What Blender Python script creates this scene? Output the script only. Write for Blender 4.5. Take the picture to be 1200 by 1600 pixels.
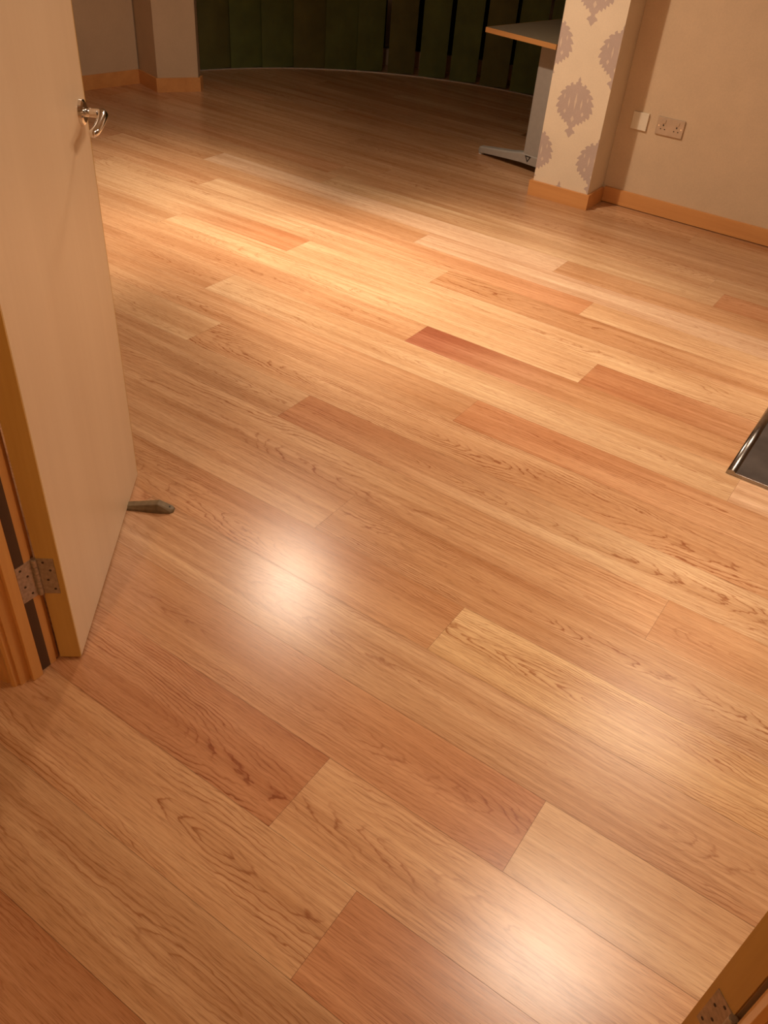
import bpy, bmesh, math, random
from math import sin, cos, pi, atan2, hypot, radians
from mathutils import Vector, Matrix

for o in list(bpy.data.objects):
    bpy.data.objects.remove(o)
S = bpy.context.scene
C = S.collection

# ------------------------------------------------------------------ camera
H = 1.55
CAM_F, CAM_P, CAM_R, CAM_Y = 1310.05, 0.682662, 0.0940383, -4.16696365
Fw = Vector((cos(CAM_P)*cos(CAM_Y), cos(CAM_P)*sin(CAM_Y), -sin(CAM_P)))
Rt = Vector((sin(CAM_Y), -cos(CAM_Y), 0))
Up = Fw.cross(Rt) * -1
R2 = cos(CAM_R)*Rt + sin(CAM_R)*Up
U2 = -sin(CAM_R)*Rt + cos(CAM_R)*Up
cam_d = bpy.data.cameras.new('camera')
cam_d.sensor_fit = 'VERTICAL'
cam_d.sensor_height = 24.0
cam_d.lens = CAM_F/1600*24.0
cam_d.clip_start = 0.02
cam = bpy.data.objects.new('camera', cam_d)
C.objects.link(cam)
m = Matrix((R2, U2, -Fw)).transposed().to_4x4()
m.translation = Vector((0, 0, H))
cam.matrix_world = m
S.camera = cam

# ------------------------------------------------------------------ look
S.view_settings.view_transform = 'Standard'
S.view_settings.look = 'None'
S.view_settings.gamma = 1.0
S.view_settings.use_curve_mapping = False
S.view_settings.exposure = 0.28
S.cycles.max_bounces = 8
S.cycles.use_denoising = True
S.cycles.sample_clamp_indirect = 4.0

w = bpy.data.worlds.new('night'); S.world = w; w.use_nodes = True
w.node_tree.nodes['Background'].inputs[0].default_value = (0.03, 0.045, 0.03, 1)
w.node_tree.nodes['Background'].inputs[1].default_value = 0.25

def downlight(name, pos, col, spots):
    """a ceiling lamp with its own and added fill heads: (energy, cone, blend, source radius, aim point on the floor or None)"""
    for en, ang, bl, r, tgt in spots:
        d = bpy.data.lights.new(name, 'SPOT')
        d.energy = en; d.color = col; d.spot_size = radians(ang); d.spot_blend = bl
        d.shadow_soft_size = r
        o = bpy.data.objects.new(name, d); C.objects.link(o)
        o.location = pos
        if tgt: o.rotation_euler = (Vector((tgt[0], tgt[1], 0))-Vector(pos)).to_track_quat('-Z', 'Y').to_euler()
WARM = (1.0, 0.80, 0.61)
downlight('downlight', (-2.49, 3.01, 2.385), WARM, (
    (128, 150, 0.9, 0.17, (-1.40, 2.35)), (255, 57, 1.0, 0.05, (-3.45, 2.76)), (270, 58, 1.0, 0.05, (-1.70, 3.08)), (60, 72, 1.0, 0.05, (-2.4, 2.4)), (80, 66, 1.0, 0.03, (-0.9, 5.3)), (75, 62, 1.0, 0.05, (-4.7, 3.9)), (42, 84, 1.0, 0.05, (-3.2, 4.9))))  # narrow spots added as fill for floor pools, back wall, left pier and bay
downlight('downlight', (-0.25, 3.24, 2.385), WARM, ((60, 140, 0.9, 0.32, (-0.2, 1.9)), (120, 76, 1.0, 0.30, (-0.35, 3.1))))
downlight('downlight', (-0.11, 1.82, 2.385), WARM, ((66, 168, 0.6, 0.27, None), (118, 84, 1.0, 0.27, (-0.3, 1.7))))
downlight('corridor_downlight', (-0.55, -0.75, 2.385), (1.0, 0.62, 0.28), ((50, 168, 0.6, 0.05, None),))

# ------------------------------------------------------------------ node helpers
class NT:
    def __init__(s, name):
        s.m = bpy.data.materials.new(name); s.m.use_nodes = True
        s.t = s.m.node_tree; s.b = s.t.nodes['Principled BSDF']
    def n(s, kind, **kw):
        x = s.t.nodes.new(kind)
        for k, v in kw.items():
            if k.startswith('i_'):
                x.inputs[k[2:].replace('_', ' ')].default_value = v
            else: setattr(x, k, v)
        return x
    def l(s, a, b): s.t.links.new(a, b)
    def setin(s, inp, v):
        if hasattr(v, 'is_linked') or isinstance(v, bpy.types.NodeSocket): s.l(v, inp)
        else: inp.default_value = v
    def math(s, op, a, b=0.0, c=None, clamp=False):
        x = s.t.nodes.new('ShaderNodeMath'); x.operation = op; x.use_clamp = clamp
        s.setin(x.inputs[0], a); s.setin(x.inputs[1], b)
        if c is not None: s.setin(x.inputs[2], c)
        return x.outputs[0]
    def comb(s, a, b, c=0.0):
        x = s.t.nodes.new('ShaderNodeCombineXYZ')
        for i, v in enumerate((a, b, c)): s.setin(x.inputs[i], v)
        return x.outputs[0]
    def noise(s, vec, scale=1.0, detail=2.0, rough=0.5):
        x = s.t.nodes.new('ShaderNodeTexNoise'); s.l(vec, x.inputs['Vector'])
        x.inputs['Scale'].default_value = scale; x.inputs['Detail'].default_value = detail
        x.inputs['Roughness'].default_value = rough
        return x.outputs['Fac']
    def ramp(s, fac, pts, interp='LINEAR'):
        x = s.t.nodes.new('ShaderNodeValToRGB'); x.color_ramp.interpolation = interp
        s.l(fac, x.inputs[0]); e = x.color_ramp.elements
        while len(e) > 1: e.remove(e[-1])
        e[0].position = pts[0][0]; e[0].color = c4(pts[0][1])
        for p, c in pts[1:]:
            q = e.new(p); q.color = c4(c)
        return x.outputs[0]
    def mix(s, fac, a, b, mode='MIX'):
        x = s.t.nodes.new('ShaderNodeMix'); x.data_type = 'RGBA'; x.blend_type = mode
        s.setin(x.inputs[0], fac); s.setin(x.inputs[6], c4(a) if not isinstance(a, bpy.types.NodeSocket) else a)
        s.setin(x.inputs[7], c4(b) if not isinstance(b, bpy.types.NodeSocket) else b)
        return x.outputs[2]
    def attr(s, name):
        x = s.t.nodes.new('ShaderNodeAttribute'); x.attribute_name = name
        return x
    def bump(s, h, strength, dist):
        x = s.t.nodes.new('ShaderNodeBump'); s.l(h, x.inputs['Height'])
        x.inputs['Strength'].default_value = strength; x.inputs['Distance'].default_value = dist
        s.l(x.outputs[0], s.b.inputs['Normal'])
def c4(c):
    if isinstance(c, (int, float)): return (c, c, c, 1)
    return tuple(c) + (1,) if len(c) == 3 else tuple(c)

def simple(name, col, rough=0.5, metal=0.0, var=0.06, scale=40.0, bump=0.0, spec=0.5):
    t = NT(name)
    tc = t.n('ShaderNodeTexCoord')
    nz = t.noise(tc.outputs['Object'], scale, 4.0)
    a = tuple(c*(1-var) for c in col); b = tuple(min(1, c*(1+var)) for c in col)
    t.l(t.ramp(nz, [(0.3, a), (0.7, b)]), t.b.inputs['Base Color'])
    t.b.inputs['Roughness'].default_value = rough
    t.b.inputs['Metallic'].default_value = metal
    t.b.inputs['Specular IOR Level'].default_value = spec
    if bump: t.bump(nz, 0.3, bump)
    return t.m

def wood(name, light, dark, rough=0.35, along='Z', scale=1.0, fig=0.5):
    """veneer / solid timber, grain along one object axis"""
    t = NT(name)
    tc = t.n('ShaderNodeTexCoord')
    sc = {'X': (0.7, 14, 14), 'Y': (14, 0.7, 14), 'Z': (14, 14, 0.7)}[along]
    mp = t.n('ShaderNodeMapping'); mp.inputs['Scale'].default_value = tuple(v*scale for v in sc)
    t.l(tc.outputs['Object'], mp.inputs[0])
    n1 = t.noise(mp.outputs[0], 1.0, 4.0, 0.6)
    mp2 = t.n('ShaderNodeMapping'); mp2.inputs['Scale'].default_value = tuple(v*scale*9 for v in sc)
    t.l(tc.outputs['Object'], mp2.inputs[0])
    n2 = t.noise(mp2.outputs[0], 1.0, 2.0)
    f = t.math('ADD', t.math('MULTIPLY', n1, 1-fig*0.4), t.math('MULTIPLY', n2, fig*0.4))
    t.l(t.ramp(f, [(0.32, dark), (0.68, light)]), t.b.inputs['Base Color'])
    t.b.inputs['Roughness'].default_value = rough
    return t.m

# ------------------------------------------------------------------ materials
def floor_material():
    t = NT('oak_planks')
    uv = t.n('ShaderNodeUVMap', uv_map='puv')
    sp = t.n('ShaderNodeSeparateXYZ'); t.l(uv.outputs[0], sp.inputs[0])
    u, v = sp.outputs[0], sp.outputs[1]
    A = t.attr('grain'); a = t.n('ShaderNodeSeparateXYZ'); t.l(A.outputs['Vector'], a.inputs[0])
    v0, slope, uc = a.outputs[0], a.outputs[1], a.outputs[2]
    B = t.attr('style'); b = t.n('ShaderNodeSeparateXYZ'); t.l(B.outputs['Vector'], b.inputs[0])
    seed, freq, contrast = b.outputs[0], b.outputs[1], b.outputs[2]
    tone = t.attr('tone').outputs['Color']
    # heart line wobble
    w1 = t.noise(t.comb(t.math('MULTIPLY', u, 1.6), t.math('MULTIPLY', v, 3.0), seed), 1.0, 2.0)
    w2 = t.noise(t.comb(t.math('MULTIPLY', u, 9.0), t.math('MULTIPLY', v, 28.0), t.math('ADD', seed, 7.3)), 1.0, 3.0, 0.55)
    w3 = t.noise(t.comb(t.math('MULTIPLY', u, 2.2), seed, 3.1), 1.0, 1.0)
    w4 = t.noise(t.comb(t.math('MULTIPLY', u, 30.0), t.math('MULTIPLY', v, 120.0), t.math('ADD', seed, 2.7)), 1.0, 2.0, 0.5)
    vp = t.math('ADD', t.math('SUBTRACT', v, v0), t.math('MULTIPLY', t.math('SUBTRACT', w1, 0.5), 0.06))
    d = t.math('ADD', t.math('MULTIPLY', t.math('SUBTRACT', u, uc), slope), t.math('MULTIPLY', t.math('MULTIPLY', t.math('SUBTRACT', w3, 0.5), slope), 0.7))
    r = t.math('SQRT', t.math('ADD', t.math('MULTIPLY', vp, vp), t.math('MULTIPLY', d, d)))
    r = t.math('ADD', r, t.math('MULTIPLY', t.math('SUBTRACT', w2, 0.5), 0.020))
    r = t.math('ADD', r, t.math('MULTIPLY', t.math('SUBTRACT', w4, 0.5), 0.0042))
    ph = t.math('FRACT', t.math('MULTIPLY', r, freq))
    ring = t.ramp(ph, [(0.0, 0.10), (0.40, 0.0), (0.74, 0.22), (0.88, 1.0), (0.96, 0.55), (1.0, 0.10)])
    # where the figure shows
    msk = t.noise(t.comb(t.math('MULTIPLY', u, 2.6), t.math('MULTIPLY', v, 16.0), t.math('ADD', seed, 19.0)), 1.0, 2.0)
    msk = t.ramp(msk, [(0.42, 0.10), (0.66, 1.0)])
    # fine pores, long and thin
    po = t.noise(t.comb(t.math('MULTIPLY', u, 22.0), t.math('MULTIPLY', v, 620.0), seed), 1.0, 2.0, 0.6)
    po = t.ramp(po, [(0.50, 0.0), (0.68, 1.0)])
    st = t.noise(t.comb(t.math('MULTIPLY', u, 1.3), t.math('MULTIPLY', v, 100.0), t.math('ADD', seed, 5.0)), 1.0, 3.0, 0.6)
    cl = t.noise(t.comb(t.math('MULTIPLY', u, 1.0), t.math('MULTIPLY', v, 9.0), t.math('ADD', seed, 11.0)), 1.0, 2.0)
    streak = t.ramp(st, [(0.3, (0.86, 0.80, 0.74)), (0.7, (1.08, 1.11, 1.14))])
    cloud = t.ramp(cl, [(0.30, (0.88, 0.79, 0.72)), (0.70, (1.10, 1.14, 1.16))])
    sb = t.noise(t.comb(t.math('MULTIPLY', u, 0.8), t.math('MULTIPLY', v, 26.0), t.math('ADD', seed, 31.0)), 1.0, 2.0)
    band = t.ramp(sb, [(0.30, (0.90, 0.84, 0.78)), (0.70, (1.06, 1.09, 1.12))])
    streak = t.mix(1.0, streak, band, 'MULTIPLY')
    col = t.mix(1.0, tone, streak, 'MULTIPLY')
    col = t.mix(1.0, col, cloud, 'MULTIPLY')
    rf = t.math('MULTIPLY', t.math('MULTIPLY', ring, msk), contrast, clamp=True)
    col = t.mix(rf, col, t.mix(1.0, col, (0.58, 0.40, 0.30), 'MULTIPLY'))
    pf = t.math('MULTIPLY', po, t.math('ADD', 0.38, t.math('MULTIPLY', t.math('SUBTRACT', 1.0, ring), 0.10)))
    col = t.mix(pf, col, t.mix(1.0, col, (0.40, 0.28, 0.20), 'MULTIPLY'))
    t.l(col, t.b.inputs['Base Color'])
    rg = t.ramp(cl, [(0.2, 0.24), (0.8, 0.27)])
    t.l(rg, t.b.inputs['Roughness'])
    t.b.inputs['Specular IOR Level'].default_value = 0.5
    hh = t.math('SUBTRACT', 1.0, t.math('MULTIPLY', po, 0.5))
    t.bump(hh, 0.10, 0.0003)
    return t.m
M_FLOOR = floor_material()
M_SUB = simple('dark_joint', (0.13, 0.055, 0.024), 0.8)

def wallpaper(name, col, var=0.10, fleck=0.0):
    t = NT(name)
    tc = t.n('ShaderNodeTexCoord')
    n1 = t.noise(tc.outputs['Object'], 7.0, 4.0, 0.6)
    n2 = t.noise(tc.outputs['Object'], 160.0, 3.0, 0.6)
    a = tuple(c*(1-var) for c in col); b = tuple(c*(1+var*0.7) for c in col)
    base = t.ramp(n1, [(0.3, a), (0.7, b)])
    c = t.mix(0.25, base, t.ramp(n2, [(0.3, tuple(c*0.85 for c in col)), (0.7, tuple(min(1, c*1.12) for c in col))]))
    t.l(c, t.b.inputs['Base Color'])
    t.b.inputs['Roughness'].default_value = 0.62
    t.b.inputs['Specular IOR Level'].default_value = 0.35
    t.bump(n2, 0.25, 0.0006)
    return t.m
M_PAPER = wallpaper('damask_wallpaper_ground', (0.80, 0.68, 0.51), 0.05)
M_MOTIF = wallpaper('damask_wallpaper_motif', (0.53, 0.42, 0.365), 0.08)
M_MOTIF_HI = wallpaper('damask_wallpaper_highlight', (0.70, 0.58, 0.46), 0.05)
M_WALLR = wallpaper('plain_textured_wallpaper', (0.66, 0.50, 0.33), 0.06)
M_WALLL = wallpaper('plain_wallpaper', (0.58, 0.43, 0.285), 0.06)
M_CEIL = simple('white_ceiling_paint', (0.58, 0.55, 0.50), 0.8, var=0.02)
M_SKIRT = wood('oak_skirting', (0.72, 0.35, 0.12), (0.60, 0.27, 0.085), 0.32, 'X', fig=0.5)
M_FRAME = wood('oak_door_frame', (0.74, 0.39, 0.125), (0.60, 0.28, 0.08), 0.35, 'Z')
M_LEAF = wood('maple_door_veneer', (0.78, 0.59, 0.39), (0.72, 0.53, 0.34), 0.42, 'Z', 0.5)
M_LIP = wood('door_lipping', (0.62, 0.38, 0.11), (0.50, 0.28, 0.07), 0.35, 'Z')
M_SEAL = simple('intumescent_seal', (0.09, 0.045, 0.022), 0.6)
M_STEEL = simple('brushed_hinge_steel', (0.46, 0.40, 0.34), 0.42, 0.85, 0.2, 120)
M_CHROME = simple('polished_chrome', (0.80, 0.78, 0.75), 0.08, 1.0, 0.02)
M_SCREW = simple('screw_recess', (0.07, 0.045, 0.03), 0.6, 0.3)
M_WEDGE = simple('worn_grey_brown_wedge', (0.17, 0.115, 0.055), 0.55, 0.0, 0.22, 60, 0.0004)
M_HEARTH = simple('dark_hearth_steel', (0.10, 0.085, 0.078), 0.40, 0.55, 0.35, 9)
M_TUBE = simple('polished_dark_steel', (0.34, 0.32, 0.30), 0.22, 1.0, 0.1, 60)
M_DESKTOP = simple('grey_laminate', (0.22, 0.18, 0.12), 0.45)
M_DESKEDGE = wood('desk_edge_beech', (0.60, 0.30, 0.10), (0.50, 0.24, 0.08), 0.4, 'X')
M_DESKLEG = simple('grey_powder_coat', (0.40, 0.37, 0.33), 0.4, 0.1, 0.04)
M_BLACK = simple('black_plastic', (0.008, 0.008, 0.009), 0.4)
M_PLASTIC = simple('clear_glide_plastic', (0.62, 0.62, 0.60), 0.2)
M_PLATE = simple('cream_switch_plate', (0.78, 0.70, 0.55), 0.3, 0.0, 0.02)
M_SOCK = simple('brushed_socket_plate', (0.55, 0.44, 0.33), 0.30, 0.35, 0.10, 20)
M_VANE = simple('olive_vane_fabric', (0.090, 0.108, 0.022), 0.75, 0.0, 0.18, 6)
M_VANE2 = simple('brown_vane_fabric', (0.100, 0.092, 0.020), 0.75, 0.0, 0.18, 6)
M_ALU = simple('aluminium_strip', (0.62, 0.58, 0.52), 0.35, 0.6)
M_GLASS = simple('night_window_glass', (0.01, 0.012, 0.012), 0.05)

# ------------------------------------------------------------------ mesh helpers
def link(name, bm, mats, parent=None, smooth=False):
    me = bpy.data.meshes.new(name); bm.normal_update(); bm.to_mesh(me); bm.free()
    for mt in (mats if isinstance(mats, (list, tuple)) else [mats]): me.materials.append(mt)
    if smooth:
        for p in me.polygons: p.use_smooth = True
    o = bpy.data.objects.new(name, me); C.objects.link(o)
    if parent: o.parent = parent
    return o
def empty(name, loc=(0, 0, 0), rz=0.0):
    o = bpy.data.objects.new(name, None); C.objects.link(o)
    o.empty_display_size = 0.1; o.location = loc; o.rotation_euler = (0, 0, rz); return o
def tag(o, label=None, cat=None, group=None, kind=None):
    if label: o['label'] = label
    if cat: o['category'] = cat
    if group: o['group'] = group
    if kind: o['kind'] = kind
    return o
def struct(o, label=None):
    o['kind'] = 'structure'
    if label: o['label'] = label
    return o
def box(bm, x0, x1, y0, y1, z0, z1, mi=0, bev=0.0):
    vs = [bm.verts.new((x, y, z)) for z in (z0, z1) for y in (y0, y1) for x in (x0, x1)]
    fs = [bm.faces.new([vs[i] for i in f]) for f in ((0, 2, 3, 1), (4, 5, 7, 6), (0, 1, 5, 4), (1, 3, 7, 5), (3, 2, 6, 7), (2, 0, 4, 6))]
    for f in fs: f.material_index = mi
    if bev:
        es = list({e for f in fs for e in f.edges})
        r = bmesh.ops.bevel(bm, geom=es, offset=bev, segments=2, affect='EDGES', profile=0.6)
        for f in r['faces']: f.material_index = mi
    return vs
def cyl(bm, p0, p1, r0, r1=None, n=24, mi=0, cap=True):
    r1 = r0 if r1 is None else r1
    p0, p1 = Vector(p0), Vector(p1); d = (p1-p0).normalized()
    a = d.orthogonal().normalized(); b = d.cross(a)
    A = [bm.verts.new(p0+(a*cos(2*pi*i/n)+b*sin(2*pi*i/n))*r0) for i in range(n)]
    B = [bm.verts.new(p1+(a*cos(2*pi*i/n)+b*sin(2*pi*i/n))*r1) for i in range(n)]
    for i in range(n):
        f = bm.faces.new((A[i], A[(i+1) % n], B[(i+1) % n], B[i])); f.smooth = True; f.material_index = mi
    if cap:
        for L_, rev in ((A, True), (B, False)):
            if (r0 if rev else r1) <= 0: continue
            V_ = [bm.verts.new(v.co) for v in L_]
            f = bm.faces.new(V_[::-1] if rev else V_); f.material_index = mi
def sweep(bm, pts, rad, n=16, mi=0):
    """tube through points with its own radius at each"""
    P = [Vector(p) for p in pts]; rings = []; a = None
    for i, p in enumerate(P):
        d = (P[min(i+1, len(P)-1)]-P[max(i-1, 0)]).normalized()
        a = d.orthogonal().normalized() if a is None else (a-d*a.dot(d)).normalized()
        b = d.cross(a); r = rad[i] if isinstance(rad, (list, tuple)) else rad
        rings.append([bm.verts.new(p+(a*cos(2*pi*k/n)+b*sin(2*pi*k/n))*r) for k in range(n)])
    for A, B in zip(rings, rings[1:]):
        for k in range(n):
            f = bm.faces.new((A[k], A[(k+1) % n], B[(k+1) % n], B[k])); f.smooth = True; f.material_index = mi
    bm.faces.new(rings[0][::-1]).material_index = mi; bm.faces.new(rings[-1]).material_index = mi
def prism(bm, poly, z0, z1, mi=0):
    A = [bm.verts.new((x, y, z0)) for x, y in poly]; B = [bm.verts.new((x, y, z1)) for x, y in poly]
    n = len(poly)
    fs = [bm.faces.new(A[::-1]), bm.faces.new(B)]
    for i in range(n): fs.append(bm.faces.new((A[i], A[(i+1) % n], B[(i+1) % n], B[i])))
    for f in fs: f.material_index = mi
    bmesh.ops.recalc_face_normals(bm, faces=fs)
    return fs
def offset_line(pts, d):
    """open polyline moved sideways by d (to its left)"""
    out = []
    for i, p in enumerate(pts):
        a = pts[max(i-1, 0)]; b = pts[min(i+1, len(pts)-1)]
        ns = []
        for q, r in ((a, p), (p, b)):
            L = hypot(r[0]-q[0], r[1]-q[1])
            if L > 1e-6: ns.append((-(r[1]-q[1])/L, (r[0]-q[0])/L))
        nx = sum(n[0] for n in ns)/len(ns); ny = sum(n[1] for n in ns)/len(ns)
        s = nx*nx+ny*ny
        out.append((p[0]+nx*d/s, p[1]+ny*d/s))
    return out

# ------------------------------------------------------------------ floor
rng = random.Random(11)
K = 1.55
rows = [0.059, 0.182, 0.306, 0.432, 0.561, 0.685, 0.812, 0.931, 1.055, 1.172, 1.286, 1.410, 1.525, 1.647, 1.758, 1.878, 1.992, 2.105, 2.210]
while rows[-1] < 4.7: rows.append(rows[-1]+0.1125)
low = []
y = rows[0]
while y > -1.0: y -= 0.124; low.append(y)
rows = low[::-1]+rows
def ri(y):
    return min(range(len(rows)), key=lambda i: abs(rows[i]-y))
# measured end joints (x in camera-height units) by the row's near edge
J = {0.059: 0.30, 0.182: 0.10, 0.306: -0.25, 0.432: -0.39, 0.561: -0.118, 0.685: 0.437, 0.812: -0.39, 0.931: -0.71, 1.055: -0.118,
     1.172: -1.003, 1.286: 0.05, 1.410: -0.702, 1.525: -0.122, 1.647: -0.987, 1.758: -0.557, 1.878: -1.565,
     1.992: -1.13, 2.105: -0.712, 2.210: -1.328, 2.3225: -0.897, 2.435: -0.437}
LP = 1.437
BASE = (0.60, 0.335, 0.150)
T = dict(light=(0.63, 0.410, 0.232), pale=(0.70, 0.47, 0.300), mid=(0.59, 0.350, 0.188), yellow=(0.63, 0.410, 0.215),
         orange=(0.56, 0.310, 0.155), red=(0.54, 0.265, 0.130), dark=(0.40, 0.155, 0.085), grey=(0.52, 0.285, 0.150), brown=(0.42, 0.20, 0.095))
FADE = {(1.647, 0): ('dark', 0.10, 'orange', 0.75), (1.758, 0): ('red', 0.2, 'light', 1.5), (2.105, -1): ('light', 0.3, 'red', 2.0), (1.410, 0): ('red', 0.3, 'light', 1.7),
        (1.992, 0): ('orange', 0.9, 'light', 2.1), (1.172, 0): ('red', 0.1, 'light', 1.2), (0.931, 0): ('orange', 0.6, 'light', 1.3), (0.432, -1): ('grey', 0.9, 'red', 2.2),
        (1.878, -1): ('light', 1.4, 'red', 2.1), (0.561, -1): ('orange', 1.3, 'red', 2.15), (1.055, 0): ('orange', 0.1, 'light', 1.0), (0.306, 0): ('red', 0.1, 'mid', 0.9)}
# tones, heart positions: (row, index) index 0 = plank to the right of the joint, -1 = to the left
D = {
 (0.059, -1): ('brown', (0.5, 0.02, -2.0, 0.8)), (0.182, 0): ('orange', None), (0.182, -1): ('mid', (0.5, 0.08, -0.55, 0.9)),
 (0.306, -1): ('mid', (0.55, 0.10, -0.70, 1.0)), (0.306, 0): ('red', (1.6, 0.02, -1, 0.8)),
 (0.432, -1): ('grey', (0.30, 0.13, -1.08, 1.7)), (0.432, 0): ('mid', (0.6, 0.10, 0.15, 0.9)),
 (0.561, -1): ('orange', (0.45, 0.09, -0.95, 0.9)), (0.561, 0): ('light', (0.2, 0.09, 0.35, 0.5)),
 (0.685, -1): ('mid', (0.5, 0.10, -0.45, 0.9)), (0.685, 0): ('mid', None),
 (0.812, -1): ('orange', (0.35, 0.10, -0.82, 1.0)), (0.812, 0): ('yellow', (0.55, 0.11, -0.14, 1.2)),
 (0.931, -1): ('mid', None), (0.931, 0): ('orange', (0.5, 0.09, -0.50, 1.3)),
 (1.055, -1): ('mid', (0.25, 0.08, -0.28, 1.1)), (1.055, 0): ('orange', (0.5, 0.08, 0.4, 0.7)),
 (1.172, -1): ('mid', (0.45, 0.06, -2.1, 1.0)), (1.172, 0): ('orange', (0.5, 0.07, -1.2, 1.1)),
 (1.286, -1): ('mid', (0.45, 0.10, -1.36, 1.6)), (1.286, -2): ('light', None),
 (1.410, -1): ('mid', (0.3, 0.05, -1.7, 0.9)), (1.410, 0): ('orange', (0.7, 0.07, -0.45, 1.0)),
 (1.525, -1): ('light', (0.5, 0.07, -0.75, 0.8)), (1.525, 0): ('pale', (0.6, 0.08, 0.0, 0.9)),
 (1.647, -1): ('mid', None), (1.647, 0): ('dark', (0.55, 0.06, -1.1, 0.9)),
 (1.758, -1): ('light', None), (1.758, 0): ('red', (0.5, 0.07, -0.5, 1.2)),
 (1.878, -1): ('orange', None), (1.878, 0): ('light', (0.5, 0.06, -2.0, 1.1)),
 (1.992, -1): ('light', (0.5, 0.06, -2.1, 1.1)), (1.992, 0): ('orange', (0.6, 0.06, -0.4, 1.3)),
 (2.105, -1): ('orange', None), (2.105, 0): ('light', None),
 (2.210, -1): ('mid', None), (2.210, 0): ('pale', (0.5, 0.04, -1.6, 0.7)),
 (2.3225, -1): ('pale', (0.4, 0.05, -2.2, 0.7)), (2.3225, 0): ('orange', None),
 (2.435, -1): ('light', None), (2.435, 0): ('red', None),
}
bm = bmesh.new()
uvl = bm.loops.layers.uv.new('puv')
gl = bm.verts.layers.float_vector.new('grain')
sl = bm.verts.layers.float_vector.new('style')
tl = bm.verts.layers.float_vector.new('tone')
GAP = 0.0003
for k in range(len(rows)-1):
    y0, y1 = rows[k], rows[k+1]
    key = None
    for q in J:
        if abs(q-y0) < 0.003: key = q
    j0 = J[key] if key is not None else rng.uniform(-0.7, 0.7)
    for idx in range(-3, 4):
        xa, xb = (j0+idx*LP)*K, (j0+(idx+1)*LP)*K
        xa = max(xa, -6.1); xb = min(xb, 3.2)
        if xb-xa < 0.02: continue
        info = D.get((key, idx)) if key is not None else None
        r_ = rng.random()
        tone = T[info[0]] if info else T[('mid', 'mid', 'light', 'orange', 'red', 'light', 'mid', 'orange')[int(r_*8)]]
        if not info: tone = tuple(0.5*a_+0.5*b_ for a_, b_ in zip(tone, T['mid']))
        tw = rng.uniform(0.96, 1.04)
        if info and info[1]:
            fv, slp, uc, con = info[1]; con = con**1.4*1.05
        else:
            fv, slp, uc, con = rng.uniform(0.1, 0.9), rng.uniform(0.03, 0.09), rng.uniform(xa, xb), rng.uniform(0.5, 1.0)
        vc = (y0+(y1-y0)*fv)*K
        sd = rng.uniform(0, 60); fr = rng.uniform(95, 160)
        # the colour drifts along each plank
        fd = FADE.get((key, idx)) if key is not None else None
        if fd: stops = [(0.0, T[fd[0]]), (fd[1], T[fd[0]]), (fd[3], T[fd[2]]), (9.0, T[fd[2]])]
        else:
            g1, g2 = rng.uniform(0.92, 1.06), rng.uniform(0.92, 1.06)
            stops = [(0.0, [c*g1 for c in tone]), (1.1, [c*(g1+g2)/2 for c in tone]), (9.0, [c*g2 for c in tone])]
        x_start = (j0+idx*LP)*K
        cuts = sorted({xa+GAP, xb-GAP} | {x_start+q[0] for q in stops if xa+0.05 < x_start+q[0] < xb-0.05} | {x_start+1.1+0.0*q[0] for q in stops if xa+0.05 < x_start+1.1 < xb-0.05})
        cols = []
        for x in cuts:
            t_ = x-x_start; c_ = stops[-1][1]
            for (ta, ca), (tb, cb) in zip(stops, stops[1:]):
                if ta <= t_ <= tb:
                    f_ = (t_-ta)/max(tb-ta, 1e-6); c_ = [p*(1-f_)+q*f_ for p, q in zip(ca, cb)]; break
            pr = []
            for yy in (y0*K+GAP, y1*K-GAP):
                vv = bm.verts.new((x, yy, 0)); vv[gl] = Vector((vc, slp, uc)); vv[sl] = Vector((sd, fr, con*0.95)); vv[tl] = Vector([c*tw for c in c_]); pr.append(vv)
            cols.append(pr)
        for A_, B_ in zip(cols, cols[1:]):
            f = bm.faces.new((A_[0], B_[0], B_[1], A_[1]))
            for lp in f.loops: lp[uvl].uv = (lp.vert.co.x, lp.vert.co.y)
vs = box(bm, -6.1, 3.2, -1.6, 7.4, -0.05, -0.0012, 1)
floor = struct(link('floor', bm, [M_FLOOR, M_SUB]), 'oak plank floor running through the doorway into the room')

# ------------------------------------------------------------------ room shell
# walls are built from plan polygons so that every corner closes
def wall(name, poly, z0=0.0, z1=2.4, mat=M_WALLR, label=None):
    b = bmesh.new(); prism(b, poly, z0, z1)
    return struct(link(name, b, mat), label)
HC = 2.4
b = bmesh.new(); box(b, -6.2, 3.3, -1.7, 7.5, HC, HC+0.1); struct(link('ceiling', b, M_CEIL), 'flat painted ceiling')
# dividing wall with the double doorway
XJL, XJR = -1.269, 0.219
YR0, YR1 = 0.598, 0.6935
wall('wall_doorway_left', [(-6.1, YR0+.003), (XJL-0.03, YR0+.003), (XJL-0.03, YR1-.003), (-6.1, YR1-.003)], mat=M_WALLL)
wall('wall_doorway_right', [(XJR+0.03, YR0+.003), (3.2, YR0+.003), (3.2, YR1-.003), (XJR+0.03, YR1-.003)], mat=M_WALLL)
wall('wall_doorway_top', [(XJL-0.03, YR0+.003), (XJR+0.03, YR0+.003), (XJR+0.03, YR1-.003), (XJL-0.03, YR1-.003)], 2.07, HC, mat=M_WALLL)
wall('wall_corridor_back', [(-3.0, -1.5), (3.2, -1.5), (3.2, -1.4), (-3.0, -1.4)], mat=M_WALLL)
wall('wall_corridor_left', [(-2.6, -1.4), (-2.5, -1.4), (-2.5, YR0), (-2.6, YR0)], mat=M_WALLL)
wall('wall_corridor_right', [(1.2, -1.4), (1.3, -1.4), (1.3, YR0), (1.2, YR0)], mat=M_WALLL)
YB = 4.735
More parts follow.
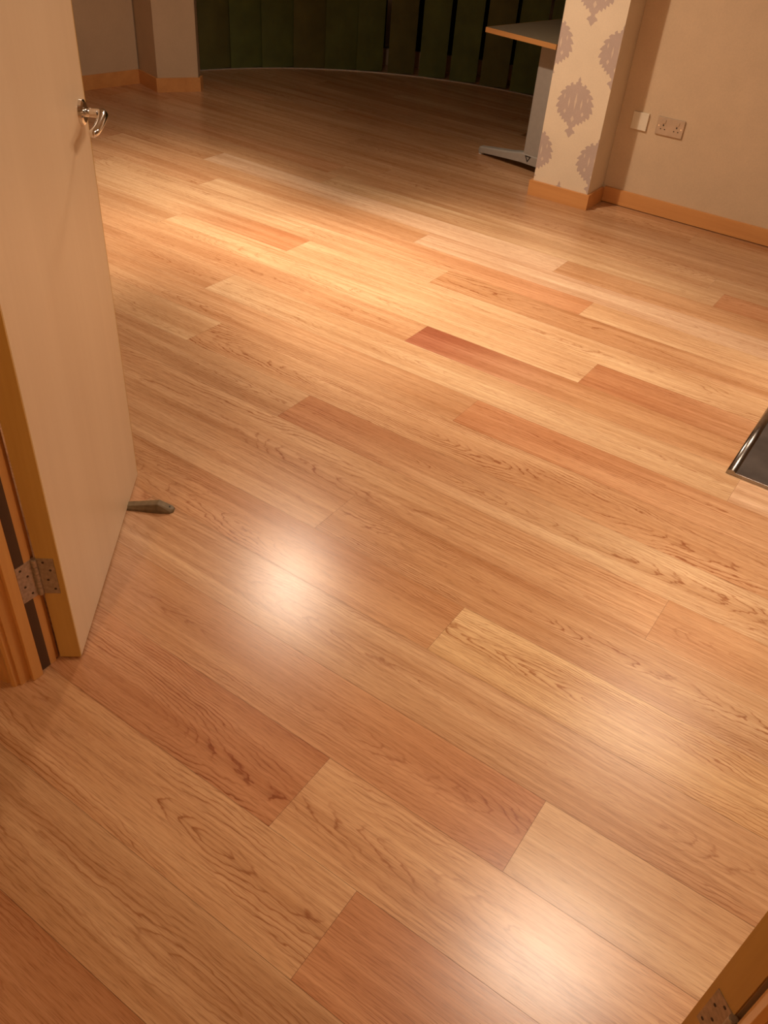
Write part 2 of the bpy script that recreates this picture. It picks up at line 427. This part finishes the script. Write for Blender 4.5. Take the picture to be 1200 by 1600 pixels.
PX0, PX1, PY = -1.968, -1.637, 4.518          # papered pier
wall('wall_back', [(PX1+0.001, YB), (3.2, YB), (3.2, YB+0.12), (PX1+0.001, YB+0.12)], mat=M_WALLR, label='plain textured beige wall right of the papered pier')
wall('wall_right', [(3.1, YR1), (3.2, YR1), (3.2, YB), (3.1, YB)], mat=M_WALLR)
WLx = lambda yy: -5.135+(yy-4.50)*0.165           # slightly skewed left wall
wall('wall_left', [(WLx(YR1), YR1), (WLx(4.52), 4.52), (WLx(4.52)-0.12, 4.52), (WLx(YR1)-0.12, YR1)], mat=M_WALLL, label='plain wall at the far left behind the open door')
# left pier with its slanted face to the bay
LP_ = [(-5.135, 4.53), (-4.862, 4.445), (-4.708, 4.685), (-4.86, 4.86), (-5.30, 5.05), (-5.40, 4.53)]
wall('wall_pier_left', LP_, mat=M_WALLL, label='slanted pale pier left of the dark blinds')

# damask-papered pier: motifs are part of the same wallpaper mesh
def motif_outline():
    # half outline, x >= 0, metres, from the top point down to the tail
    h = [(0.000, 0.148), (0.008, 0.132), (0.006, 0.124), (0.017, 0.118), (0.016, 0.108), (0.030, 0.106), (0.034, 0.117), (0.046, 0.108),
         (0.043, 0.097), (0.061, 0.096), (0.072, 0.086), (0.064, 0.077), (0.083, 0.070), (0.094, 0.057), (0.081, 0.050), (0.094, 0.038),
         (0.106, 0.022), (0.090, 0.018), (0.100, 0.004), (0.106, -0.014), (0.088, -0.014), (0.093, -0.030), (0.089, -0.044), (0.073, -0.038),
         (0.075, -0.056), (0.060, -0.052), (0.060, -0.070), (0.046, -0.064), (0.042, -0.082), (0.028, -0.074), (0.022, -0.090), (0.012, -0.094),
         (0.010, -0.104), (0.024, -0.112), (0.030, -0.122), (0.016, -0.128), (0.010, -0.138), (0.000, -0.150)]
    return h
def add_poly_clipped(bm, pts, yy, mi, x0, x1, z0, z1):
    """polygon in the plane y = yy, clipped to the wall rectangle"""
    def clip(P, ax, val, keep_gt):
        out = []
        for i in range(len(P)):
            a, c = P[i], P[(i+1) % len(P)]
            ia = (a[ax] >= val) == keep_gt; ic = (c[ax] >= val) == keep_gt
            if ia: out.append(a)
            if ia != ic:
                t_ = (val-a[ax])/(c[ax]-a[ax]); out.append((a[0]+(c[0]-a[0])*t_, a[1]+(c[1]-a[1])*t_))
        return out
    P = pts
    for ax, v_, g_ in ((0, x0, True), (0, x1, False), (1, z0, True), (1, z1, False)):
        if len(P) < 3: return
        P = clip(P, ax, v_, g_)
    if len(P) < 3: return
    vs = [bm.verts.new((x, yy, z)) for x, z in P]
    try: f = bm.faces.new(vs)
    except ValueError: return
    f.material_index = mi
    f.normal_update()
    if f.normal.y > 0: f.normal_flip()
    bmesh.ops.triangulate(bm, faces=[f], ngon_method='EAR_CLIP')
bm = bmesh.new()
prism(bm, [(PX0, PY), (PX1, PY), (PX1, YB+0.12), (PX0, YB+0.12)], 0, HC, 0)
half = motif_outline()
for ci in range(-2, 3):
    cx = -1.812+ci*0.1767
    for kz in range(-1, 6):
        cz = 0.487+kz*0.524+(0.262 if ci % 2 else 0.0)
        # every motif as four quarter pieces so that clipping stays simple
        top = [p for p in half if p[1] >= -0.09]
        for s in (-1, 1):
            P = [(cx+s*x, cz+z) for x, z in half]
            P = P if s > 0 else P[::-1]
            add_poly_clipped(bm, P, PY-0.0004, 1, PX0, PX1, 0.06, HC)
        for (ax, az, w_, h_) in ((0.0, 0.03, 0.006, 0.045), (0.035, 0.02, 0.005, 0.028), (-0.035, 0.02, 0.005, 0.028), (0.05, -0.025, 0.008, 0.012), (-0.05, -0.025, 0.008, 0.012), (0.0, -0.055, 0.01, 0.016), (0.065, 0.045, 0.004, 0.014), (-0.065, 0.045, 0.004, 0.014)):
            P = [(cx+ax, cz+az-h_), (cx+ax+w_, cz+az), (cx+ax, cz+az+h_), (cx+ax-w_, cz+az)]
            add_poly_clipped(bm, P, PY-0.0007, 2, PX0, PX1, 0.06, HC)
struct(link('wall_pier_right', bm, [M_PAPER, M_MOTIF, M_MOTIF_HI]), 'pier papered in cream damask with mauve grey motifs')

# bay: curved outer wall behind the blinds
BC = (-3.0, 4.35); BR = 2.28
def arc(r, a0, a1, n=40):
    return [(BC[0]+r*cos(radians(a0+(a1-a0)*i/n)), BC[1]+r*sin(radians(a0+(a1-a0)*i/n))) for i in range(n+1)]
ro = BR+0.32
outer = arc(ro, 166, 38)
bm = bmesh.new(); prism(bm, outer+offset_line(outer, 0.1)[::-1], 0, 0.12)
prism(bm, outer+offset_line(outer, 0.1)[::-1], 2.25, HC)
struct(link('wall_bay', bm, M_WALLL))
bm = bmesh.new()
inner = offset_line(outer, 0.03)
prism(bm, inner+offset_line(outer, 0.05)[::-1], 0.12, 2.25, 0)
for i in range(0, 41, 5):
    x, y_ = inner[i]; a_ = atan2(y_-BC[1], x-BC[0])
    vs = box(bm, -0.02, 0.03, -0.03, 0.03, 0.12, 2.25, 1)
    bmesh.ops.transform(bm, matrix=Matrix.Translation((x, y_, 0)) @ Matrix.Rotation(a_, 4, 'Z'), verts=vs)
struct(link('window_1', bm, [M_GLASS, M_BLACK]), 'curved bay window behind the dark vertical blinds')
xe = BC[0]+ro*cos(radians(38)); ye = BC[1]+ro*sin(radians(38))
wall('wall_bay_right', [(xe, YB+0.1), (xe+0.1, YB+0.1), (xe+0.1, ye+0.1), (xe, ye+0.02)], mat=M_WALLL)
# pale strip where the floor ends at the blinds
st = arc(BR+0.005, 163, 60)
bm = bmesh.new(); prism(bm, st+offset_line(st, -0.014)[::-1], 0.0, 0.006)
struct(link('trim_1', bm, M_ALU), 'thin pale strip on the floor along the curved blinds')

# skirting
def skirting(name, line, z1=0.078, th=0.016, label=None, lift=0.0):
    b = bmesh.new(); prism(b, line+offset_line(line, th)[::-1], lift, z1)
    es = [e for e in b.edges if all(abs(v.co.z-z1) < 1e-6 for v in e.verts)]
    bmesh.ops.bevel(b, geom=es, offset=0.0015, segments=2, affect='EDGES')
    return struct(link(name, b, M_SKIRT), label)
skirting('baseboard_left', [(WLx(4.51), 4.515), (WLx(YR1), YR1+0.01)], 0.090, label='oak skirting on the far left wall')
skirting('baseboard_pier_left', [(-4.74, 4.74), (-4.708, 4.685), (-4.862, 4.445), (-5.130, 4.528)], 0.090, label='oak skirting round the slanted left pier')
skirting('baseboard_pier_right', [(PX1, YB-0.017), (PX1, PY), (PX0, PY), (PX0, YB+0.10)], 0.080, label='oak skirting round the papered pier')
skirting('baseboard_right', [(3.1, YB), (PX1+0.0165, YB)], 0.084, label='oak skirting along the plain right wall', lift=0.004)
skirting('baseboard_doorway_left', [(-5.70, YR1-.003), (XJL-0.10, YR1-.003)])
skirting('baseboard_doorway_right', [(XJR+0.10, YR1-.003), (3.1, YR1-.003)])

# ------------------------------------------------------------------ door frame
def jamb(sgn, xj, name, label):
    """sgn +1: left jamb whose face looks to +x; -1: right jamb mirrored"""
    root = empty(name, (xj, YR0, 0)); struct(root, label)
    def bx(b, d0, d1, y0, y1, z0, z1, mi=0, bev=0):
        xs = sorted((sgn*d0, sgn*d1)); box(b, xs[0], xs[1], y0-YR0, y1-YR0, z0, z1, mi, bev)
    b = bmesh.new()
    bx(b, -0.03, 0.0, YR0, YR1, 0, 2.07)
    link('jamb_lining', b, M_FRAME, root)
    b = bmesh.new(); bx(b, 0.0, 0.012, 0.623, 0.648, 0, 2.04, 0, 0.0012)
    link('door_stop', b, M_FRAME, root)
    b = bmesh.new(); bx(b, 0.0, 0.0008, 0.6545, 0.6765, 0, 0.2165); bx(b, 0.0, 0.0008, 0.6545, 0.6765, 0.3165, 2.03)
    link('smoke_seal', b, M_SEAL, root)
    # architraves with a stepped moulding, corridor side and room side
    for side in (-1, 1):
        yb = YR0 if side < 0 else YR1
        prof = [(-0.006, 0), (-0.006, 0.010), (-0.012, 0.014), (-0.018, 0.014), (-0.020, 0.010), (-0.026, 0.010), (-0.030, 0.016), (-0.062, 0.020), (-0.068, 0.017), (-0.068, 0)]
        b = bmesh.new(); prism(b, [(sgn*p, yb-YR0+side*q) for p, q in prof], 0, 2.12)
        link('architrave', b, M_FRAME, root)
    return root
JL = jamb(1, XJL, 'trim_2', 'oak door frame upright at the left edge behind the hinge')
JR = jamb(-1, XJR, 'trim_3', 'oak door frame upright at the bottom right corner')
b = bmesh.new(); box(b, XJL, XJR, YR0, YR1, 2.04, 2.07); struct(link('trim_4', b, M_FRAME), 'oak head of the door frame')

# ------------------------------------------------------------------ doors
TH = 0.0475
def screws(b, pts, nrm, r=0.0028):
    for p in pts:
        p = Vector(p); n_ = Vector(nrm); cyl(b, p, p+n_*0.0006, r, n=12, mi=0)
def door(sgn, pin, ang, width, name, label, handle):
    """local frame: +x along the leaf away from the hinge, +y towards the side facing the doorway centre when open
       sgn mirrors the right-hand leaf"""
    root = empty(name, (pin[0], pin[1], 0), ang); struct(root, label)
    s = sgn
    def Y(a, c): return sorted((s*a, s*c))
    y0, y1 = Y(-TH, 0)
    b = bmesh.new(); box(b, 0.006, width-0.006, y0, y1, 0.007, 2.03)
    link('leaf', b, M_LEAF, root)
    b = bmesh.new(); box(b, 0.0, 0.006, y0, y1, 0.007, 2.03, 0, 0.0008); box(b, width-0.006, width, y0, y1, 0.007, 2.03, 0, 0.0008)
    link('lipping', b, M_LIP, root)
    for hz in (0.2165, 0.98, 1.72):
        hn = empty('hinge', (0, 0, hz)); hn.parent = root
        b = bmesh.new(); ya, yb = Y(-0.036, 0.0)
        box(b, -0.0018, 0.0002, ya, yb, 0, 0.100)
        link('door_plate', b, M_STEEL, hn)
        b = bmesh.new()
        screws(b, [(-0.0018, s*yy, zz) for yy, zz in ((-0.014, 0.090), (-0.026, 0.068), (-0.017, 0.040), (-0.028, 0.014))], (-1, 0, 0))
        link('screw', b, M_SCREW, hn)
        b = bmesh.new()
        for i in range(5):
            cyl(b, (-0.003, s*0.004, i*0.02+0.0006), (-0.003, s*0.004, i*0.02+0.0194), 0.0068, n=20)
        cyl(b, (-0.003, s*0.004, -0.001), (-0.003, s*0.004, 0.101), 0.0056, n=16)
        link('knuckle', b, M_STEEL, hn)
    if handle:
        hd = empty('lever_handle', (width-0.052, 0, 1.025)); hd.parent = root
        for side, yf in ((-1, -TH), (1, 0.0)):
            b = bmesh.new()
            yf = s*yf; q = side*s
            cyl(b, (0, yf, 0), (0, yf+q*0.007, 0), 0.0265, 0.0255, 36)
            cyl(b, (0, yf+q*0.007, 0), (0, yf+q*0.010, 0), 0.0255, 0.021, 36)
            link('rose', b, M_CHROME, hd)
            b = bmesh.new()
            pts = [(0, yf+q*0.008, 0), (0, yf+q*0.026, 0), (-0.001, yf+q*0.038, 0.0), (-0.006, yf+q*0.047, 0), (-0.014, yf+q*0.050, -0.001),
                   (-0.028, yf+q*0.051, -0.003), (-0.052, yf+q*0.051, -0.007), (-0.074, yf+q*0.050, -0.011), (-0.088, yf+q*0.048, -0.014), (-0.096, yf+q*0.044, -0.016), (-0.099, yf+q*0.039, -0.016)]
            sweep(b, pts, [0.0095, 0.0095, 0.0105, 0.0115, 0.0115, 0.0105, 0.0098, 0.0095, 0.0093, 0.0085, 0.006], 20)
            link('lever', b, M_CHROME, hd)
        b = bmesh.new(); box(b, 0.0515, 0.0535, -TH/2*s-0.012 if s > 0 else TH/2-0.012, -TH/2*s+0.012 if s > 0 else TH/2+0.012, -0.08, 0.08)
        link('latch_plate', b, M_STEEL, hd)
    return root
# left leaf: hinge corner and free corner measured; the face towards the doorway is at local y = -TH
aL = atan2(0.798, -0.603)
door(1, (-1.2645, 0.7015), aL, 0.713, 'door_1', 'pale maple door leaf standing open at the left, lever handle near its far edge', True)
aR = pi-radians(129.5)
door(-1, (0.213, 0.7037), aR, 0.76, 'door_2', 'open door leaf whose dark hinge edge fills the bottom right corner', True)
# jamb-side hinge plates
def jamb_plate(sgn, xj, par):
    for hz in (0.2165, 0.98, 1.72):
        g_ = empty('hinge_plate', (0, 0, hz)); g_.parent = par
        b = bmesh.new(); xs = sorted((0, sgn*0.0016)); box(b, xs[0], xs[1], 0.0555, 0.0950, 0, 0.100)
        link('plate', b, M_STEEL, g_)
        b = bmesh.new()
        screws(b, [(sgn*0.0016, yy, zz) for yy, zz in ((0.066, 0.088), (0.079, 0.064), (0.068, 0.040), (0.081, 0.014))], (sgn, 0, 0))
        link('screw', b, M_SCREW, g_)
jamb_plate(1, XJL, JL); jamb_plate(-1, XJR, JR)

# ------------------------------------------------------------------ door wedge
wd = empty('door_wedge', (-1.572, 1.178, 0), atan2(0.073, 0.118))
tag(wd, 'worn grey brown door wedge pushed under the open left door', 'door wedge')
b = bmesh.new()
# outline along local x: tip under the leaf, thick rounded end outside; section narrower at the top
st_ = [(-0.045, 0.016, 0.003), (0.0, 0.018, 0.010), (0.05, 0.0195, 0.018), (0.094, 0.021, 0.026)]
rings = []
for x, hw, hz in st_:
    rings.append([b.verts.new(p) for p in ((x, -hw, 0), (x, hw, 0), (x, hw*0.92, hz*0.45), (x, hw*0.56, hz), (x, -hw*0.56, hz), (x, -hw*0.92, hz*0.45))])
rings.append([b.verts.new(p) for p in ((0.128, -0.017, 0), (0.128, 0.017, 0), (0.128, 0.016, 0.006), (0.127, 0.010, 0.0115), (0.127, -0.010, 0.0115), (0.128, -0.016, 0.006))])
rings.append([b.verts.new(p) for p in ((0.137, -0.008, 0), (0.137, 0.008, 0), (0.137, 0.0075, 0.004), (0.136, 0.005, 0.009), (0.136, -0.005, 0.009), (0.137, -0.0075, 0.004))])
for A, B in zip(rings, rings[1:]):
    for i in range(6): b.faces.new((A[i], A[(i+1) % 6], B[(i+1) % 6], B[i]))
b.faces.new(rings[0][::-1]); b.faces.new(rings[-1])
bmesh.ops.recalc_face_normals(b, faces=b.faces)
bmesh.ops.bevel(b, geom=list(b.edges), offset=0.0010, segments=2, affect='EDGES')
link('body', b, M_WEDGE, wd)
b = bmesh.new(); cyl(b, (0.124, 0, 0.0118), (0.125, 0, 0.0136), 0.0022, n=12); link('hanging_hole', b, M_BLACK, wd)

# ------------------------------------------------------------------ hearth plate
hp = empty('hearth_plate', (-0.240, 2.515, 0))
tag(hp, 'dark steel hearth plate with polished rounded edge at the right side of the floor', 'hearth plate')
b = bmesh.new(); box(b, 0.012, 1.15, 0.004, 0.80, 0.0, 0.010, 0, 0.001); link('plate', b, M_HEARTH, hp)
b = bmesh.new()
n_ = 14; prof = [(0.0, 0.0)]+[(0.016-0.016*cos(pi*i/n_), 0.004+0.015*sin(pi*i/n_)) for i in range(n_+1)]+[(0.032, 0.0)]
A = [b.verts.new((x, 0.0, z)) for x, z in prof]; B = [b.verts.new((x, 0.80, z)) for x, z in prof]
for i in range(len(prof)-1):
    f = b.faces.new((A[i], A[i+1], B[i+1], B[i])); f.smooth = True
b.faces.new(A); b.faces.new(B[::-1]); bmesh.ops.recalc_face_normals(b, faces=b.faces)
o = link('rounded_edge', b, M_TUBE, hp); o['label'] = 'polished rounded steel edge'
b = bmesh.new(); box(b, 0.030, 1.15, -0.001, 0.006, 0.0, 0.0125, 0, 0.0008)
o = link('front_trim', b, M_TUBE, hp); o['label'] = 'bright thin front trim'

# ------------------------------------------------------------------ blank plate and socket on the right wall
def wallplate(x0, x1, z0, z1, th, name, label, cat, mat):
    r_ = empty(name, ((x0+x1)/2, YB, (z0+z1)/2)); tag(r_, label, cat)
    hw, hh = (x1-x0)/2, (z1-z0)/2
    b = bmesh.new(); box(b, -hw, hw, -th, 0, -hh, hh, 0, 0.002); link('faceplate', b, mat, r_)
    return r_
r_ = wallplate(-1.560, -1.474, 0.403, 0.489, 0.011, 'switch_plate', 'plain cream blank wall plate left of the double socket', 'wall plate', M_PLATE)
sk = wallplate(-1.424, -1.279, 0.405, 0.491, 0.009, 'wall_socket', 'brushed metal double power socket low on the plain wall', 'socket', M_SOCK)
for sx in (-0.036, 0.036):
    b = bmesh.new(); box(b, sx-0.009 if sx < 0 else sx-0.009, sx+0.009, -0.0125, -0.008, 0.014, 0.032, 0, 0.0008)
    o = link('rocker_switch', b, M_SOCK, sk)
    b = bmesh.new()
    box(b, sx-0.003, sx+0.003, -0.0093, -0.0085, 0.000, 0.009)
    for q in (-0.011, 0.011): box(b, sx+q-0.0033, sx+q+0.0033, -0.0093, -0.0085, -0.017, -0.012)
    link('pin_slots', b, M_BLACK, sk)
for sx in (-0.060, 0.060):
    b = bmesh.new(); cyl(b, (sx, -0.0088, 0), (sx, -0.0096, 0), 0.0035, n=16); link('screw', b, M_CHROME, sk)

# ------------------------------------------------------------------ desk in the bay
dk = empty('desk', (-2.55, 4.812, 0), radians(-11.5))
tag(dk, 'grey topped desk with beech edge on a grey steel leg behind the papered pier', 'desk')
DW, DL = 0.50, 1.40
b = bmesh.new(); box(b, 0.003, DW-0.003, 0.003, DL-0.003, 0.696, 0.7203, 0); link('desktop', b, M_DESKTOP, dk)
b = bmesh.new()
box(b, 0, DW, 0, 0.003, 0.695, 0.7205); box(b, 0, DW, DL-0.003, DL, 0.695, 0.7205); box(b, 0, 0.003, 0.003, DL-0.003, 0.695, 0.7205); box(b, DW-0.003, DW, 0.003, DL-0.003, 0.695, 0.7205)
link('edge_band', b, M_DESKEDGE, dk)
for yy in (0.165, 1.20):
    lg = empty('leg', (0, yy, 0)); lg.parent = dk
    b = bmesh.new(); box(b, 0.305, 0.425, -0.03, 0.03, 0.09, 0.70, 0, 0.008); link('column', b, M_DESKLEG, lg)
    b = bmesh.new(); box(b, 0.05, 0.47, -0.025, 0.025, 0.670, 0.6955, 0, 0.003); link('top_bracket', b, M_DESKLEG, lg)
    # splayed foot: low at both tips, tall in the middle, raised off the floor between
    b = bmesh.new()
    secs = [(-0.055, 0.012, 0.014, 0.034), (-0.04, 0.022, 0.010, 0.046), (0.05, 0.028, 0.020, 0.058), (0.20, 0.033, 0.034, 0.078), (0.30, 0.036, 0.042, 0.098), (0.43, 0.036, 0.042, 0.098), (0.455, 0.033, 0.030, 0.070), (0.49, 0.022, 0.010, 0.046), (0.50, 0.012, 0.014, 0.034)]
    prev = None
    for x, hw, za, zb in secs:
        ring = [b.verts.new(p) for p in ((x, -hw, za), (x, hw, za), (x, hw, zb-0.008), (x, hw*0.7, zb), (x, -hw*0.7, zb), (x, -hw, zb-0.008))]
        if prev:
            for i in range(6): b.faces.new((prev[i], prev[(i+1) % 6], ring[(i+1) % 6], ring[i]))
        else: b.faces.new(ring[::-1])
        prev = ring
    b.faces.new(prev); bmesh.ops.recalc_face_normals(b, faces=b.faces)
    link('foot', b, M_DESKLEG, lg)
    for gx in (-0.038, 0.482):
        b = bmesh.new(); cyl(b, (gx, 0, 0), (gx, 0, 0.014), 0.018, 0.016, 20); link('glide', b, M_PLASTIC, lg)
    # black outlined triangle mark on the foot
    b = bmesh.new()
    o3 = [(0.325, 0.089), (0.372, 0.089), (0.3485, 0.052)]; i3 = [(0.336, 0.083), (0.361, 0.083), (0.3485, 0.063)]
    OV = [b.verts.new((x, -0.0368, z)) for x, z in o3]; IV = [b.verts.new((x, -0.0368, z)) for x, z in i3]
    OB = [b.verts.new((x, -0.0355, z)) for x, z in o3]
    for i in range(3):
        b.faces.new((OV[i], OV[(i+1) % 3], IV[(i+1) % 3], IV[i])); b.faces.new((OV[i], OB[i], OB[(i+1) % 3], OV[(i+1) % 3]))
    bmesh.ops.recalc_face_normals(b, faces=b.faces)
    link('triangle_mark', b, M_BLACK, lg)

# ------------------------------------------------------------------ vertical blinds
vb = empty('vertical_blind', (BC[0], BC[1], 0))
tag(vb, 'dark olive vertical blinds drawn across the curved bay at the top', 'blind')
rr = random.Random(4)
k = 0
ang = 95.7+6.4*10
while ang > 45:
    a0 = ang; a1 = ang-6.4
    # each vane: chord from a0 to a1, its right-hand end pulled back so that a dark gap shows
    p0 = Vector((BR*cos(radians(a0)), BR*sin(radians(a0)))); p1 = Vector(((BR+0.045)*cos(radians(a1+1.15)), (BR+0.045)*sin(radians(a1+1.15))))
    if a0 > 128: p1 = Vector(((BR+0.03)*cos(radians(a1-0.3)), (BR+0.03)*sin(radians(a1-0.3))))
    b = bmesh.new(); N = 8; L_ = []
    for i in range(N+1):
        t_ = i/N; q = p0.lerp(p1, t_); nn = Vector((-(p1-p0).y, (p1-p0).x)).normalized()
        q = q-nn*0.0 + q.normalized()*0.010*sin(pi*t_)*-1
        L_.append((q.x, q.y))
    prism(b, L_+[(x*1.0006, y_*1.0006) for x, y_ in L_[::-1]], 0.007, 2.26)
    o = link('vane', b, M_VANE if k % 3 != 0 else M_VANE2, vb)
    k += 1
    ang -= 6.4
b = bmesh.new(); hr = [(x-BC[0], y_-BC[1]) for x, y_ in arc(BR-0.015, 162, 44)]
prism(b, hr+offset_line(hr, 0.045)[::-1], 2.265, 2.30); link('headrail', b, M_ALU, vb)
